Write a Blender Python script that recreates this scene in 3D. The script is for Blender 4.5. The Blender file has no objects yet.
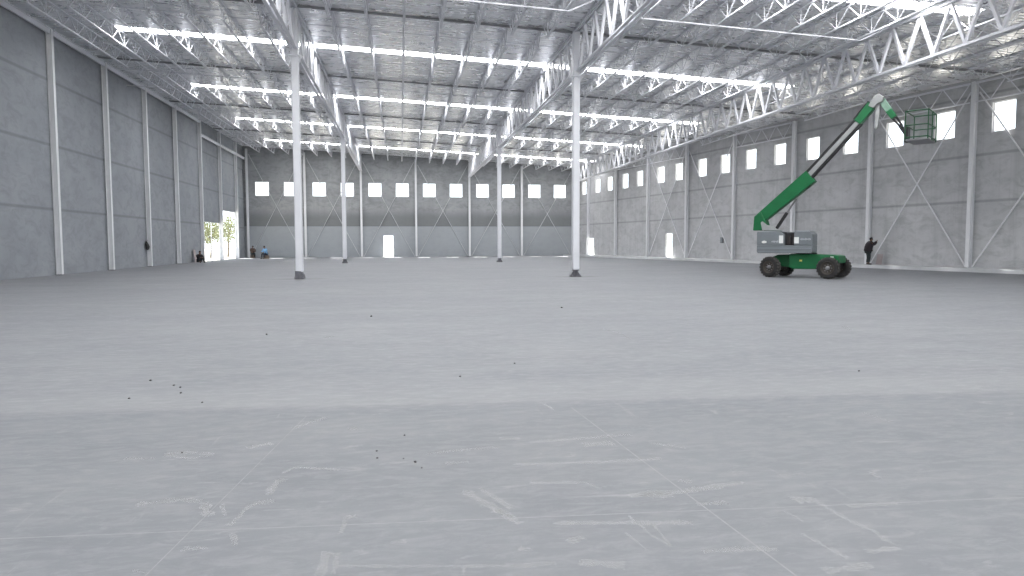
import bpy, bmesh, math, random
from mathutils import Vector, Matrix, Quaternion
random.seed(7)
PI = math.pi
scn = bpy.context.scene
COL = scn.collection

# ------------------------------------------------------------------ render look
scn.view_settings.view_transform = 'Standard'
scn.view_settings.look = 'None'
scn.view_settings.gamma = 1.0
scn.view_settings.exposure = 0.0
scn.view_settings.use_curve_mapping = False
scn.cycles.use_denoising = True
scn.cycles.max_bounces = 10
scn.cycles.diffuse_bounces = 6
scn.cycles.glossy_bounces = 4
scn.cycles.transparent_max_bounces = 12
scn.cycles.sample_clamp_indirect = 6.0

# ------------------------------------------------------------------ materials
def new_mat(name):
    m = bpy.data.materials.new(name)
    m.use_nodes = True
    nt = m.node_tree
    nt.nodes.clear()
    out = nt.nodes.new('ShaderNodeOutputMaterial')
    b = nt.nodes.new('ShaderNodeBsdfPrincipled')
    nt.links.new(b.outputs[0], out.inputs[0])
    return m, nt, b, out

class NT:
    """small helper to write node trees"""
    def __init__(s, nt): s.nt = nt
    def n(s, t, **kw):
        x = s.nt.nodes.new(t)
        for k, v in kw.items(): setattr(x, k, v)
        return x
    def l(s, a, b): s.nt.links.new(a, b)
    def coord(s, scale=(1, 1, 1)):
        g = s.n('ShaderNodeNewGeometry')
        mp = s.n('ShaderNodeMapping'); mp.inputs['Scale'].default_value = scale
        s.l(g.outputs['Position'], mp.inputs['Vector'])
        return mp.outputs[0]
    def obj(s, scale=(1, 1, 1)):
        g = s.n('ShaderNodeTexCoord')
        mp = s.n('ShaderNodeMapping'); mp.inputs['Scale'].default_value = scale
        s.l(g.outputs['Object'], mp.inputs['Vector'])
        return mp.outputs[0]
    def noise(s, vec, scale, detail=4, rough=.6, dist=0):
        x = s.n('ShaderNodeTexNoise')
        x.inputs['Scale'].default_value = scale; x.inputs['Detail'].default_value = detail
        x.inputs['Roughness'].default_value = rough; x.inputs['Distortion'].default_value = dist
        s.l(vec, x.inputs['Vector'])
        return x.outputs['Fac']
    def ramp(s, fac, stops, interp='LINEAR'):
        r = s.n('ShaderNodeValToRGB'); r.color_ramp.interpolation = interp
        e = r.color_ramp.elements
        while len(e) < len(stops): e.new(.5)
        for i, (p, c) in enumerate(stops):
            e[i].position = p
            e[i].color = (c, c, c, 1) if isinstance(c, (int, float)) else (*c, 1)
        s.l(fac, r.inputs[0])
        return r.outputs[0]
    def math(s, op, a, b=None, c=None, clamp=False):
        x = s.n('ShaderNodeMath', operation=op, use_clamp=clamp)
        for i, v in enumerate((a, b, c)):
            if v is None: continue
            if isinstance(v, (int, float)): x.inputs[i].default_value = v
            else: s.l(v, x.inputs[i])
        return x.outputs[0]
    def mix(s, fac, a, b, blend='MIX'):
        x = s.n('ShaderNodeMix', data_type='RGBA', blend_type=blend)
        if isinstance(fac, (int, float)): x.inputs[0].default_value = fac
        else: s.l(fac, x.inputs[0])
        for i, v in ((6, a), (7, b)):
            if isinstance(v, tuple): x.inputs[i].default_value = (*v, 1)
            else: s.l(v, x.inputs[i])
        return x.outputs[2]
    def sep(s, vec):
        x = s.n('ShaderNodeSeparateXYZ'); s.l(vec, x.inputs[0]); return x.outputs
    def smooth(s, val, lo, hi):
        x = s.n('ShaderNodeMapRange', interpolation_type='SMOOTHSTEP')
        x.inputs['From Min'].default_value = lo; x.inputs['From Max'].default_value = hi
        s.l(val, x.inputs['Value']); return x.outputs[0]
    def bump(s, h, strength, dist=.02):
        x = s.n('ShaderNodeBump'); x.inputs['Strength'].default_value = strength; x.inputs['Distance'].default_value = dist
        s.l(h, x.inputs['Height']); return x.outputs[0]

def plain(name, col, rough=.5, metal=0.0, var=.06, nscale=3.0, spec=.5):
    """painted / plastic / cloth surface with slight uneven tone"""
    m, nt, b, _ = new_mat(name); N = NT(nt)
    f = N.noise(N.obj(), nscale, 5)
    lo = tuple(c * (1 - var) for c in col); hi = tuple(min(1, c * (1 + var)) for c in col)
    N.l(N.ramp(f, [(.3, lo), (.7, hi)]), b.inputs['Base Color'])
    b.inputs['Roughness'].default_value = rough; b.inputs['Metallic'].default_value = metal
    b.inputs['Specular IOR Level'].default_value = spec
    return m

def emit(name, col, strength):
    m = bpy.data.materials.new(name); m.use_nodes = True; nt = m.node_tree; nt.nodes.clear()
    out = nt.nodes.new('ShaderNodeOutputMaterial'); e = nt.nodes.new('ShaderNodeEmission')
    e.inputs[0].default_value = (*col, 1); e.inputs[1].default_value = strength
    nt.links.new(e.outputs[0], out.inputs[0]); return m

def mat_floor():
    m, nt, b, _ = new_mat('floor_concrete'); N = NT(nt)
    P = N.coord(); x, y, z = N.sep(P)
    big = N.noise(N.coord((.16, .3, 1)), 1.0, 5, .6)
    mid = N.noise(N.coord((.7, 1.5, 1)), 1.0, 6, .65)
    fine = N.noise(N.coord((3, 8, 1)), 1.4, 8, .76, .5)
    grain = N.noise(P, 45, 3, .6)
    base = N.mix(N.ramp(big, [(.35, 0.), (.65, 1.)]), FLOOR_A, FLOOR_B)
    base = N.mix(N.math('MULTIPLY', N.ramp(mid, [(.38, 0.), (.66, 1.)]), .60), base, FLOOR_C)
    base = N.mix(N.math('MULTIPLY', N.ramp(fine, [(.45, 0.), (.68, 1.)]), .42), base, FLOOR_D)
    # the pour edge: the near slab is older and darker
    edge = N.math('ADD', N.math('MULTIPLY_ADD', x, .0764, y), N.math('MULTIPLY', fine, .12))
    near = N.math('SUBTRACT', 1.0, N.smooth(edge, 6.36, 6.66))
    base = N.mix(N.math('MULTIPLY', near, .26), base, FLOOR_E)
    # dusty wiped band just past the pour edge
    band = N.math('MULTIPLY', N.smooth(edge, 6.45, 6.65), N.math('SUBTRACT', 1.0, N.smooth(edge, 7.0, 7.9)))
    base = N.mix(N.math('MULTIPLY', band, .22), base, FLOOR_D)
    # chalky wiped dust, only on the near slab
    dust = N.noise(N.coord((1.3, 4.2, 1)), 1.6, 8, .72, .8)
    dust2 = N.noise(N.coord((5, .9, 1)), 1.2, 7, .7, .5)
    dm = N.math('MAXIMUM', N.ramp(dust, [(.60, 0.), (.70, 1.)]), N.math('MULTIPLY', N.ramp(dust2, [(.64, 0.), (.74, 1.)]), .8))
    base = N.mix(N.math('MULTIPLY', N.math('MULTIPLY', dm, near), .45), base, FLOOR_D)
    far = N.math('MULTIPLY', N.math('SUBTRACT', 1.0, near), N.math('MULTIPLY', dm, .10))
    base = N.mix(far, base, FLOOR_D)
    # grey damp marks
    dk = N.noise(N.coord((1.6, 2.6, 1)), .8, 4, .6, .4)
    base = N.mix(N.math('MULTIPLY', N.ramp(dk, [(.63, 0.), (.75, 1.)]), .25), base, (.16, .17, .19))
    base = N.mix(N.math('MULTIPLY', N.ramp(grain, [(.3, 1.), (.5, 0.)]), .10), base, (.15, .155, .17))
    N.l(base, b.inputs['Base Color'])
    b.inputs['Roughness'].default_value = .62
    b.inputs['Specular IOR Level'].default_value = .22
    N.l(N.bump(N.math('ADD', grain, N.math('MULTIPLY', fine, 2)), .12, .01), b.inputs['Normal'])
    return m

def mat_panel(name, lo, mid, stain, joints, vertical_axis='x', streak=.25, band=None):
    """precast concrete panels; joints = heights of the horizontal joints; band = (z0, z1, strength) of a dark form stain"""
    m, nt, b, _ = new_mat(name); N = NT(nt)
    P = N.coord(); x, y, z = N.sep(P)
    cloud = N.noise(N.coord((.35, .35, .5)), 1.0, 6, .65)
    mott = N.noise(N.coord((1.1, 1.1, 2.0)), 1.0, 7, .72, .7)
    run = N.noise(N.coord((2.2, 2.2, .12)), 1.0, 5, .7)
    base = N.mix(N.ramp(cloud, [(.32, 0.), (.68, 1.)]), lo, mid)
    base = N.mix(N.math('MULTIPLY', N.ramp(mott, [(.46, 0.), (.64, 1.)]), .55), base, stain)
    base = N.mix(N.math('MULTIPLY', N.ramp(run, [(.5, 0.), (.75, 1.)]), streak), base, stain)
    if band:
        z0, z1, s, low = band
        zz = N.math('ADD', z, N.math('MULTIPLY', N.math('SUBTRACT', mott, .5), 1.6))
        bm_ = N.math('MULTIPLY', N.smooth(z, z0 - .03, z0 + .03), N.math('SUBTRACT', 1.0, N.smooth(zz, z1 - .7, z1 + .5)))
        base = N.mix(N.math('MULTIPLY', bm_, s), base, stain)
        under = N.math('SUBTRACT', 1.0, N.smooth(z, z0 - .03, z0 + .03))
        base = N.mix(N.math('MULTIPLY', under, .7), base, low)
    jm = None
    for j in joints:
        d = N.math('ABSOLUTE', N.math('SUBTRACT', z, j))
        t = N.math('SUBTRACT', 1.0, N.smooth(N.math('ADD', d, N.math('MULTIPLY', N.math('SUBTRACT', mott, .5), .12)), .02, .11))
        jm = t if jm is None else N.math('MAXIMUM', jm, t)
    if jm is not None:
        base = N.mix(N.math('MULTIPLY', jm, .38), base, (.10, .105, .11))
    N.l(base, b.inputs['Base Color'])
    b.inputs['Roughness'].default_value = .85
    b.inputs['Specular IOR Level'].default_value = .2
    N.l(N.bump(mott, .15, .02), b.inputs['Normal'])
    return m

def mat_deck():
    m, nt, b, _ = new_mat('foil_roof_liner'); N = NT(nt)
    P = N.coord(); x, y, z = N.sep(P)
    w = N.n('ShaderNodeTexWave', wave_type='BANDS', bands_direction='Y', wave_profile='SIN')
    w.inputs['Scale'].default_value = 1.05; w.inputs['Distortion'].default_value = 1.5; w.inputs['Detail'].default_value = 2
    N.l(P, w.inputs['Vector'])
    crinkle = N.noise(N.coord((.8, 2.0, 1)), 1.7, 5, .62)
    col = N.mix(N.ramp(crinkle, [(.3, 0.), (.7, 1.)]), DECK_A, DECK_B)
    N.l(col, b.inputs['Base Color'])
    b.inputs['Metallic'].default_value = .72
    N.l(N.ramp(crinkle, [(.3, .22), (.7, .36)]), b.inputs['Roughness'])
    h = N.math('ADD', w.outputs['Fac'], N.math('MULTIPLY', crinkle, .8))
    N.l(N.bump(h, .30, .05), b.inputs['Normal'])
    return m

def mat_scuff():
    m = bpy.data.materials.new('chalk_scuff'); m.use_nodes = True; nt = m.node_tree; nt.nodes.clear(); N = NT(nt)
    out = N.n('ShaderNodeOutputMaterial'); mixn = N.n('ShaderNodeMixShader')
    tr = N.n('ShaderNodeBsdfTransparent'); d = N.n('ShaderNodeBsdfDiffuse'); d.inputs[0].default_value = (.62, .615, .60, 1)
    a = N.noise(N.coord((24, 60, 1)), 1.5, 7, .8, .8)
    N.l(N.math('MULTIPLY', N.ramp(a, [(.42, 0.), (.66, 1.)]), .42), mixn.inputs[0])
    N.l(tr.outputs[0], mixn.inputs[1]); N.l(d.outputs[0], mixn.inputs[2]); N.l(mixn.outputs[0], out.inputs[0])
    return m

def mat_glass():
    m = bpy.data.materials.new('clear_pane'); m.use_nodes = True; nt = m.node_tree; nt.nodes.clear(); N = NT(nt)
    out = N.n('ShaderNodeOutputMaterial'); mixn = N.n('ShaderNodeMixShader')
    tr = N.n('ShaderNodeBsdfTransparent'); g = N.n('ShaderNodeBsdfGlossy'); g.inputs['Roughness'].default_value = .05
    fr = N.n('ShaderNodeFresnel'); fr.inputs[0].default_value = 1.3
    N.l(N.math('MULTIPLY', fr.outputs[0], .2), mixn.inputs[0]); N.l(tr.outputs[0], mixn.inputs[1]); N.l(g.outputs[0], mixn.inputs[2]); N.l(mixn.outputs[0], out.inputs[0])
    return m

FLOOR_A, FLOOR_B, FLOOR_C, FLOOR_D, FLOOR_E = (.196, .203, .221), (.230, .235, .248), (.163, .170, .188), (.34, .342, .346), (.138, .145, .160)
DECK_A, DECK_B = (.80, .81, .84), (.93, .935, .96)
M = {}
M['floor'] = mat_floor()
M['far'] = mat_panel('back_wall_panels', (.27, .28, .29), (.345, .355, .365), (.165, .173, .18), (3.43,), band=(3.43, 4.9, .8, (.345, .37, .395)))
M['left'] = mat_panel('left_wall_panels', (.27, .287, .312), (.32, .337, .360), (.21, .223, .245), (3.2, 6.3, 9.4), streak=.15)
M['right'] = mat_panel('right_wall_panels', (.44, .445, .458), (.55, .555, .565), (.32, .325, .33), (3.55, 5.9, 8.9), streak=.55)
M['deck'] = mat_deck()
M['steel'] = plain('white_primer_steel', (.68, .69, .73), .45, 0, .05, 1.5)
M['wallsteel'] = plain('pale_wall_column_paint', (.72, .73, .75), .5, 0, .05, 1.5)
M['galv'] = plain('galvanised_rod', (.55, .56, .58), .4, .3, .06, 2)
M['beam'] = plain('shade_grey_strut', (.22, .225, .235), .6, 0, .1, 1)  # shade away from the skylights is put into this dark strut colour
M['kerb'] = plain('kerb_concrete', (.55, .56, .575), .8, 0, .08, .8)
M['grout'] = plain('dark_grout', (.13, .13, .145), .85, 0, .25, 8)
M['patch'] = plain('dark_floor_diamond', (.19, .195, .205), .85, 0, .2, 2)
M['sky'] = emit('daylit_translucent_panel', (1.0, 1.0, 1.0), 33.0)
M['glass'] = mat_glass()
M['frame'] = plain('pale_window_frame', (.75, .76, .78), .45)
M['ground'] = plain('sunlit_yard', (.30, .29, .26), .95, 0, .1, .3)
M['green'] = plain('lift_green_paint', (.005, .135, .042), .38, 0, .12, 2)
M['greendark'] = plain('lift_dark_green', (.004, .075, .024), .45, 0, .12, 2)
M['greenpale'] = plain('dusty_green_paint', (.20, .32, .25), .6, 0, .25, 4)
M['hood'] = plain('grey_hood', (.17, .19, .205), .4, 0, .06, 2)
M['hoodtop'] = plain('pale_grey_hood_top', (.38, .40, .43), .45, 0, .05, 2)
M['black'] = plain('black_paint', (.018, .018, .020), .5, 0, .2, 4)
M['tyre'] = plain('tyre_rubber', (.022, .021, .021), .85, 0, .25, 6)
M['tyredust'] = plain('dusty_tyre_tread', (.07, .067, .062), .9, 0, .25, 6)
M['rim'] = plain('dusty_rim', (.065, .056, .048), .6, .2, .2, 5)
M['hub'] = plain('hub_metal', (.22, .22, .23), .5, .3, .1, 5)
M['pale'] = plain('pale_inner_boom', (.33, .34, .34), .45, 0, .08, 3)
M['decal'] = plain('white_decal', (.78, .80, .78), .5, 0, .03, 3)
M['hose'] = plain('hose_rubber', (.03, .025, .025), .6, 0, .1, 5)
M['amber'] = plain('amber_lens', (.75, .65, .15), .3, 0, .05, 5)
M['skin'] = plain('skin', (.16, .09, .06), .55, 0, .05, 8)
M['hair'] = plain('dark_hair', (.012, .010, .010), .6, 0, .2, 20)
M['coat'] = plain('dark_plum_coat', (.018, .013, .018), .85, 0, .2, 6)
M['navy'] = plain('navy_trousers', (.012, .016, .035), .85, 0, .2, 6)
M['char'] = plain('charcoal_trousers', (.020, .026, .030), .85, 0, .2, 6)
M['brown'] = plain('dark_brown_jacket', (.055, .035, .028), .85, 0, .2, 6)
M['blue'] = plain('light_blue_shirt', (.22, .42, .66), .8, 0, .1, 6)
M['shoe'] = plain('black_shoe', (.015, .014, .014), .6, 0, .2, 6)
M['eye'] = plain('eye', (.05, .04, .035), .2, 0, .0, 6)
M['board'] = plain('faded_pink_board', (.42, .36, .36), .8, 0, .1, 3)
M['wood'] = plain('weathered_wood', (.20, .15, .11), .8, 0, .25, 5)
M['chip'] = plain('dark_debris', (.06, .058, .06), .9, 0, .3, 20)
M['leaf'] = plain('sunlit_leaf', (.15, .165, .085), .7, 0, .35, 2)
M['bark'] = plain('bark', (.14, .12, .10), .9, 0, .3, 4)
M['scuff'] = mat_scuff()
M['joint'] = plain('saw_cut_joint', (.248, .252, .262), .8, 0, .15, 10)
M['tarp'] = plain('dark_cloth', (.035, .035, .035), .9, 0, .3, 8)

# ------------------------------------------------------------------ mesh helpers
class MB:
    def __init__(s): s.v = []; s.f = []; s.smooth = []
    def add(s, vs, fs, smooth=False):
        b = len(s.v); s.v += [tuple(v) for v in vs]
        s.f += [tuple(b + i for i in f) for f in fs]; s.smooth += [smooth] * len(fs)
        return s
    def box(s, c, d, rot=None):
        x, y, z = (k / 2 for k in d)
        vs = [Vector((sx * x, sy * y, sz * z)) for sx in (-1, 1) for sy in (-1, 1) for sz in (-1, 1)]
        if rot is not None: vs = [rot @ v for v in vs]
        c = Vector(c)
        return s.add([v + c for v in vs], [(0, 1, 3, 2), (4, 6, 7, 5), (0, 4, 5, 1), (2, 3, 7, 6), (0, 2, 6, 4), (1, 5, 7, 3)])
    def bar(s, a, b, w, h, up=(0, 0, 1)):
        """rectangular bar a->b, w across, h along up"""
        a, b = Vector(a), Vector(b); d = (b - a); L = d.length; d.normalize()
        u = Vector(up); u = u - d * u.dot(d)
        if u.length < 1e-4: u = Vector((1, 0, 0)) - d * d.x
        u.normalize(); r = d.cross(u)
        R = Matrix((d, r, u)).transposed()
        return s.box((a + b) / 2, (L, w, h), R)
    def tube(s, a, b, r, n=8, r2=None, caps=True):
        a, b = Vector(a), Vector(b); d = (b - a).normalized()
        u = d.orthogonal().normalized(); w = d.cross(u); r2 = r if r2 is None else r2
        vs = []
        for p, rr in ((a, r), (b, r2)):
            vs += [p + (u * math.cos(2 * PI * i / n) + w * math.sin(2 * PI * i / n)) * rr for i in range(n)]
        s.add(vs, [(i, (i + 1) % n, n + (i + 1) % n, n + i) for i in range(n)], True)
        if caps: s.add(vs, [tuple(range(n))[::-1], tuple(range(n, 2 * n))])
        return s
    def lathe(s, prof, n=24, axis=1, c=(0, 0, 0), smooth=True):
        """profile (radius, along) around the axis"""
        vs = []
        for r, t in prof:
            for i in range(n):
                a = 2 * PI * i / n; p = [r * math.cos(a), r * math.sin(a)]
                q = {0: (t, p[0], p[1]), 1: (p[0], t, p[1]), 2: (p[0], p[1], t)}[axis]
                vs.append((q[0] + c[0], q[1] + c[1], q[2] + c[2]))
        fs = []
        for j in range(len(prof) - 1):
            for i in range(n):
                fs.append((j * n + i, j * n + (i + 1) % n, (j + 1) * n + (i + 1) % n, (j + 1) * n + i))
        return s.add(vs, fs, smooth)
    def prism(s, poly, axis, t0, t1):
        """extrude a 2-D polygon along axis (0, 1, 2)"""
        n = len(poly)
        def mk(p, t): return {0: (t, p[0], p[1]), 1: (p[0], t, p[1]), 2: (p[0], p[1], t)}[axis]
        vs = [mk(p, t0) for p in poly] + [mk(p, t1) for p in poly]
        return s.add(vs, [tuple(range(n))[::-1], tuple(range(n, 2 * n))] + [(i, (i + 1) % n, n + (i + 1) % n, n + i) for i in range(n)])
    def build(s, name, mat, parent=None, loc=None, rotz=None, bevel=0, seg=2):
        me = bpy.data.meshes.new(name)
        me.from_pydata(s.v, [], s.f)
        me.polygons.foreach_set('use_smooth', s.smooth)
        bm = bmesh.new(); bm.from_mesh(me); bmesh.ops.recalc_face_normals(bm, faces=bm.faces); bm.to_mesh(me); bm.free()
        me.materials.append(mat)
        o = bpy.data.objects.new(name, me); COL.objects.link(o)
        if parent: o.parent = parent
        if loc is not None: o.location = loc
        if rotz is not None: o.rotation_euler = (0, 0, rotz)
        if bevel:
            md = o.modifiers.new('bevel', 'BEVEL'); md.width = bevel; md.segments = seg; md.limit_method = 'ANGLE'; md.angle_limit = .6
        return o

def tag(o, label=None, cat=None, group=None, kind=None):
    if label: o['label'] = label
    if cat: o['category'] = cat
    if group: o['group'] = group
    if kind: o['kind'] = kind
    return o

def empty(name, loc=(0, 0, 0), rotz=0):
    o = bpy.data.objects.new(name, None); COL.objects.link(o)
    o.location = loc; o.rotation_euler = (0, 0, rotz); o.empty_display_size = .2
    return o

def copy_tree(o, parent=None):
    c = o.copy(); COL.objects.link(c)
    if parent: c.parent = parent
    for ch in list(o.children): copy_tree(ch, c)
    return c

ORD = 'first second third fourth fifth sixth seventh eighth ninth tenth eleventh twelfth thirteenth fourteenth fifteenth sixteenth'.split()

# ------------------------------------------------------------------ camera
FPX, PITCH, YAW, ROLL, H = 697.0, .0645, .158, -.003, 1.5
cy, sy, cp, sp = math.cos(YAW), math.sin(YAW), math.cos(PITCH), math.sin(PITCH)
fw = Vector((sy * cp, cy * cp, -sp)); rt = Vector((cy, -sy, 0)); up = rt.cross(fw)
rt, up = math.cos(ROLL) * rt + math.sin(ROLL) * up, -math.sin(ROLL) * rt + math.cos(ROLL) * up
cam = bpy.data.cameras.new('camera'); cam.sensor_width = 36; cam.sensor_fit = 'HORIZONTAL'
cam.lens = FPX / 1024 * 36; cam.clip_end = 500
co = bpy.data.objects.new('camera', cam); COL.objects.link(co)
mw = Matrix((rt, up, -fw)).transposed().to_4x4(); mw.translation = (0, 0, H)
co.matrix_world = mw
scn.camera = co
def in_view(p, m=30):
    d = Vector(p) - Vector((0, 0, H)); z = d.dot(fw)
    if z < .5: return False
    return abs(FPX * d.dot(rt) / z) < 512 + m and abs(FPX * d.dot(up) / z) < 288 + m

# ------------------------------------------------------------------ plan of the hall
AX = (-16.24, -4.24, 7.76, 19.76)           # lines of the long trusses (first is the left wall line)
BAY = 12.17
YG = [30.6 + BAY * k for k in range(-5, 5)]  # -30.2 ... 79.3, roof bays
YF = 79.25                                   # back wall
XL = -16.66
YB = YG[0]
SKEW = .186
def deck(x): return 11.2 - .048 * x
def xr(y): return 20.3 + SKEW * (YF - y)
WDIR = Vector((SKEW, -1, 0)).normalized()    # right wall, going towards the camera
WNRM = Vector((-1, -SKEW, 0)).normalized()   # into the hall
CY = [75.92 - 6.29 * k for k in range(0, 17)]  # right wall columns
LY = [75.2, 68.83, 62.4, 55.9, 49.7] + [43.45 - 6.25 * k for k in range(0, 12)]   # left wall columns

# ------------------------------------------------------------------ setting
def wall(name, org, udir, inward, length, top, holes, thick, mat, label):
    """wall with openings; top(u) is its upper edge, holes = (u0, u1, z0, z1)"""
    org, udir, inward = Vector(org), Vector(udir), Vector(inward)
    us = sorted({0, length, *[h[0] for h in holes], *[h[1] for h in holes], *[length * i / 12 for i in range(13)]})
    zs = sorted({0, *[h[2] for h in holes], *[h[3] for h in holes]})
    zs.append(None)
    mb = MB()
    def pt(u, z, d): return org + udir * u - inward * d + Vector((0, 0, top(u) if z is None else z))
    def inhole(u, z): return any(h[0] < u < h[1] and h[2] < z < h[3] for h in holes)
    for i in range(len(us) - 1):
        for j in range(len(zs) - 1):
            um = (us[i] + us[i + 1]) / 2
            zt = zs[j + 1]; zm = (zs[j] + (zt if zt is not None else zs[j] + .1)) / 2
            if inhole(um, zm): continue
            for d in (0, thick):
                mb.add([pt(us[i], zs[j], d), pt(us[i + 1], zs[j], d), pt(us[i + 1], zt, d), pt(us[i], zt, d)], [(0, 1, 2, 3)])
    for h in holes:
        q = [(h[0], h[2]), (h[1], h[2]), (h[1], h[3]), (h[0], h[3])]
        for k in range(4):
            (a, b), (c, e) = q[k], q[(k + 1) % 4]
            mb.add([pt(a, b, 0), pt(c, e, 0), pt(c, e, thick), pt(a, b, thick)], [(0, 1, 2, 3)])
    for u in (0, length):
        mb.add([pt(u, 0, 0), pt(u, 0, thick), pt(u, None, thick), pt(u, None, 0)], [(0, 1, 2, 3)])
    for i in range(len(us) - 1):
        mb.add([pt(us[i], None, 0), pt(us[i + 1], None, 0), pt(us[i + 1], None, thick), pt(us[i], None, thick)], [(0, 1, 2, 3)])
    o = mb.build(name, mat)
    tag(o, label, 'wall', kind='structure')
    return pt

# floor
mb = MB()
mb.add([(XL - .3, YB, 0), (xr(YB) + .3, YB, 0), (xr(YF) + .3, YF + .3, 0), (XL - .3, YF + .3, 0),
        (XL - .3, YB, -.15), (xr(YB) + .3, YB, -.15), (xr(YF) + .3, YF + .3, -.15), (XL - .3, YF + .3, -.15)],
       [(0, 1, 2, 3), (4, 7, 6, 5), (0, 4, 5, 1), (1, 5, 6, 2), (2, 6, 7, 3), (3, 7, 4, 0)])
floor = mb.build('floor', M['floor'])
tag(floor, 'pale grey power-floated concrete slab with chalky scuffs', 'floor', kind='structure')

# ground outside
mb = MB(); mb.add([(-200, -150, -.16), (200, -150, -.16), (200, 250, -.16), (-200, 250, -.16)], [(0, 1, 2, 3)])
tag(mb.build('ground', M['ground']), 'sunlit bare yard outside the open doors', 'ground', kind='structure')

# windows and doors: u positions
FW = [-14.73 + 3.0 * k for k in range(12)]
RWY = [77.38, 74.0, 71.25, 67.95, 65.12, 61.4, 58.5, 55.1, 52.1, 49.07, 46.02, 42.95, 39.84, 36.68, 33.6, 30.5, 27.4]
WL = math.hypot(1, SKEW)
far_holes = [(c - .73 - XL, c + .73 - XL, 6.66, 8.2) for c in FW] + [(-1.9 - XL, -.75 - XL, 0, 2.42)]
ptF = wall('wall_back', (XL, YF, 0), (1, 0, 0), (0, -1, 0), xr(YF) - XL, lambda u: deck(XL + u) - .02, far_holes, .22, M['far'],
           'grey stained precast concrete back wall with a row of square windows')
right_holes = [((YF - c - .575) * WL, (YF - c + .575) * WL, 6.95, 8.43) for c in RWY]
right_holes += [((YF - 60.5) * WL, (YF - 59.42) * WL, .17, 2.36), ((YF - 76.75) * WL, (YF - 74.9) * WL, .17, 2.05)]
RLEN = (YF - YB) * WL
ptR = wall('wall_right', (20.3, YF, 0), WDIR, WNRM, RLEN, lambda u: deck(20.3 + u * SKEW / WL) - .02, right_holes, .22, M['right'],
           'pale grey precast concrete side wall behind the boom lift')
left_holes = [(YF - 69.35, YF - 63.3, 0, 3.45), (YF - 75.7, YF - 70.1, 0, 4.72)]
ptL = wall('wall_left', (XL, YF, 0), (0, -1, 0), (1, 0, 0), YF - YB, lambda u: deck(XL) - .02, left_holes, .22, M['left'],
           'bluish grey precast concrete wall with two open loading doors')

def window(idx, pt, h, thick, label, what='window'):
    """frame in the reveal and a clear pane"""
    u0, u1, z0, z1 = h
    o = empty('%s_%d' % (what, idx)); tag(o, label, what, kind='structure')
    d = thick * .6; t = .05
    f = MB()
    def bar(a, b, c, e):
        p = [pt(a, c, d - .03), pt(b, c, d - .03), pt(b, e, d - .03), pt(a, e, d - .03), pt(a, c, d + .03), pt(b, c, d + .03), pt(b, e, d + .03), pt(a, e, d + .03)]
        f.add(p, [(0, 1, 2, 3), (4, 7, 6, 5), (0, 4, 5, 1), (1, 5, 6, 2), (2, 6, 7, 3), (3, 7, 4, 0)])
    bar(u0, u0 + t, z0, z1); bar(u1 - t, u1, z0, z1); bar(u0 + t, u1 - t, z1 - t, z1)
    if what == 'window': bar(u0 + t, u1 - t, z0, z0 + t)
    if idx == 4 and what == 'door': bar((u0 + u1) / 2 - .05, (u0 + u1) / 2 + .05, z0, z1 - t)
    f.build('window_frame' if what == 'window' else 'door_frame', M['frame'], o)
    if what == 'window':
        g = MB(); g.add([pt(u0 + t, z0 + t, d), pt(u1 - t, z0 + t, d), pt(u1 - t, z1 - t, d), pt(u0 + t, z1 - t, d)], [(0, 1, 2, 3)])
        g.build('window_pane', M['glass'], o)
    return o
n = 0
for i, h in enumerate(far_holes[:12]):
    n += 1; window(n, ptF, h, .22, 'square white-bright window in back wall, %s from the left corner' % ORD[i])
for i, h in enumerate(right_holes[:len(RWY)]):
    n += 1
    window(n, ptR, h, .22, 'white-bright window high in right side wall, %s from the back corner' % (ORD[i] if i < 16 else 'seventeenth'))
window(1, ptF, far_holes[12], .22, 'narrow open doorway glowing white in the back wall', 'door')
window(2, ptR, right_holes[-2], .22, 'narrow open doorway glowing white in the right side wall', 'door')
window(3, ptR, right_holes[-1], .22, 'low sunlit doorway in right side wall next to back corner', 'door')
window(4, ptL, left_holes[0], .22, 'open loading door in left wall, lower and nearer one', 'door')
window(5, ptL, left_holes[1], .22, 'open loading door in left wall, taller one next to back corner', 'door')

# roof: deck strips between the skylight slots
SKY = [y + BAY / 2 for y in YG[:-1]]
SKY[4] -= .6
SW = .36; SX0, SX1 = -13.3, 21.7
mb = MB()
def dquad(xa, xb, y0, y1):
    """deck piece between x functions xa, xb"""
    v = []
    for dz in (0, .08):
        for (xf, yy) in ((xa, y0), (xb, y0), (xb, y1), (xa, y1)):
            x = xf(yy) if callable(xf) else xf
            v.append((x, yy, deck(x) + dz))
    mb.add(v, [(0, 1, 2, 3), (4, 7, 6, 5), (0, 4, 5, 1), (1, 5, 6, 2), (2, 6, 7, 3), (3, 7, 4, 0)])
xw = lambda y: xr(y) + .25
prev = YB
for s in SKY:
    dquad(XL - .25, xw, prev, s - SW)
    dquad(XL - .25, SX0, s - SW, s + SW); dquad(min(SX1, xr(s) - .7), xw, s - SW, s + SW)
    prev = s + SW
dquad(XL - .25, xw, prev, YF + .25)
tag(mb.build('ceiling', M['deck']), 'silver foil-lined roof underside sloping down to the right', 'ceiling', kind='structure')
vis_sky = [s for s in SKY if s > 20]
SKN = {s: k for k, s in enumerate(vis_sky)}
PLACE = ['nearest', 'second nearest', 'middle', 'second farthest', 'farthest']
def sx1(s): return min(SX1, xr(s) - .7)
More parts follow.
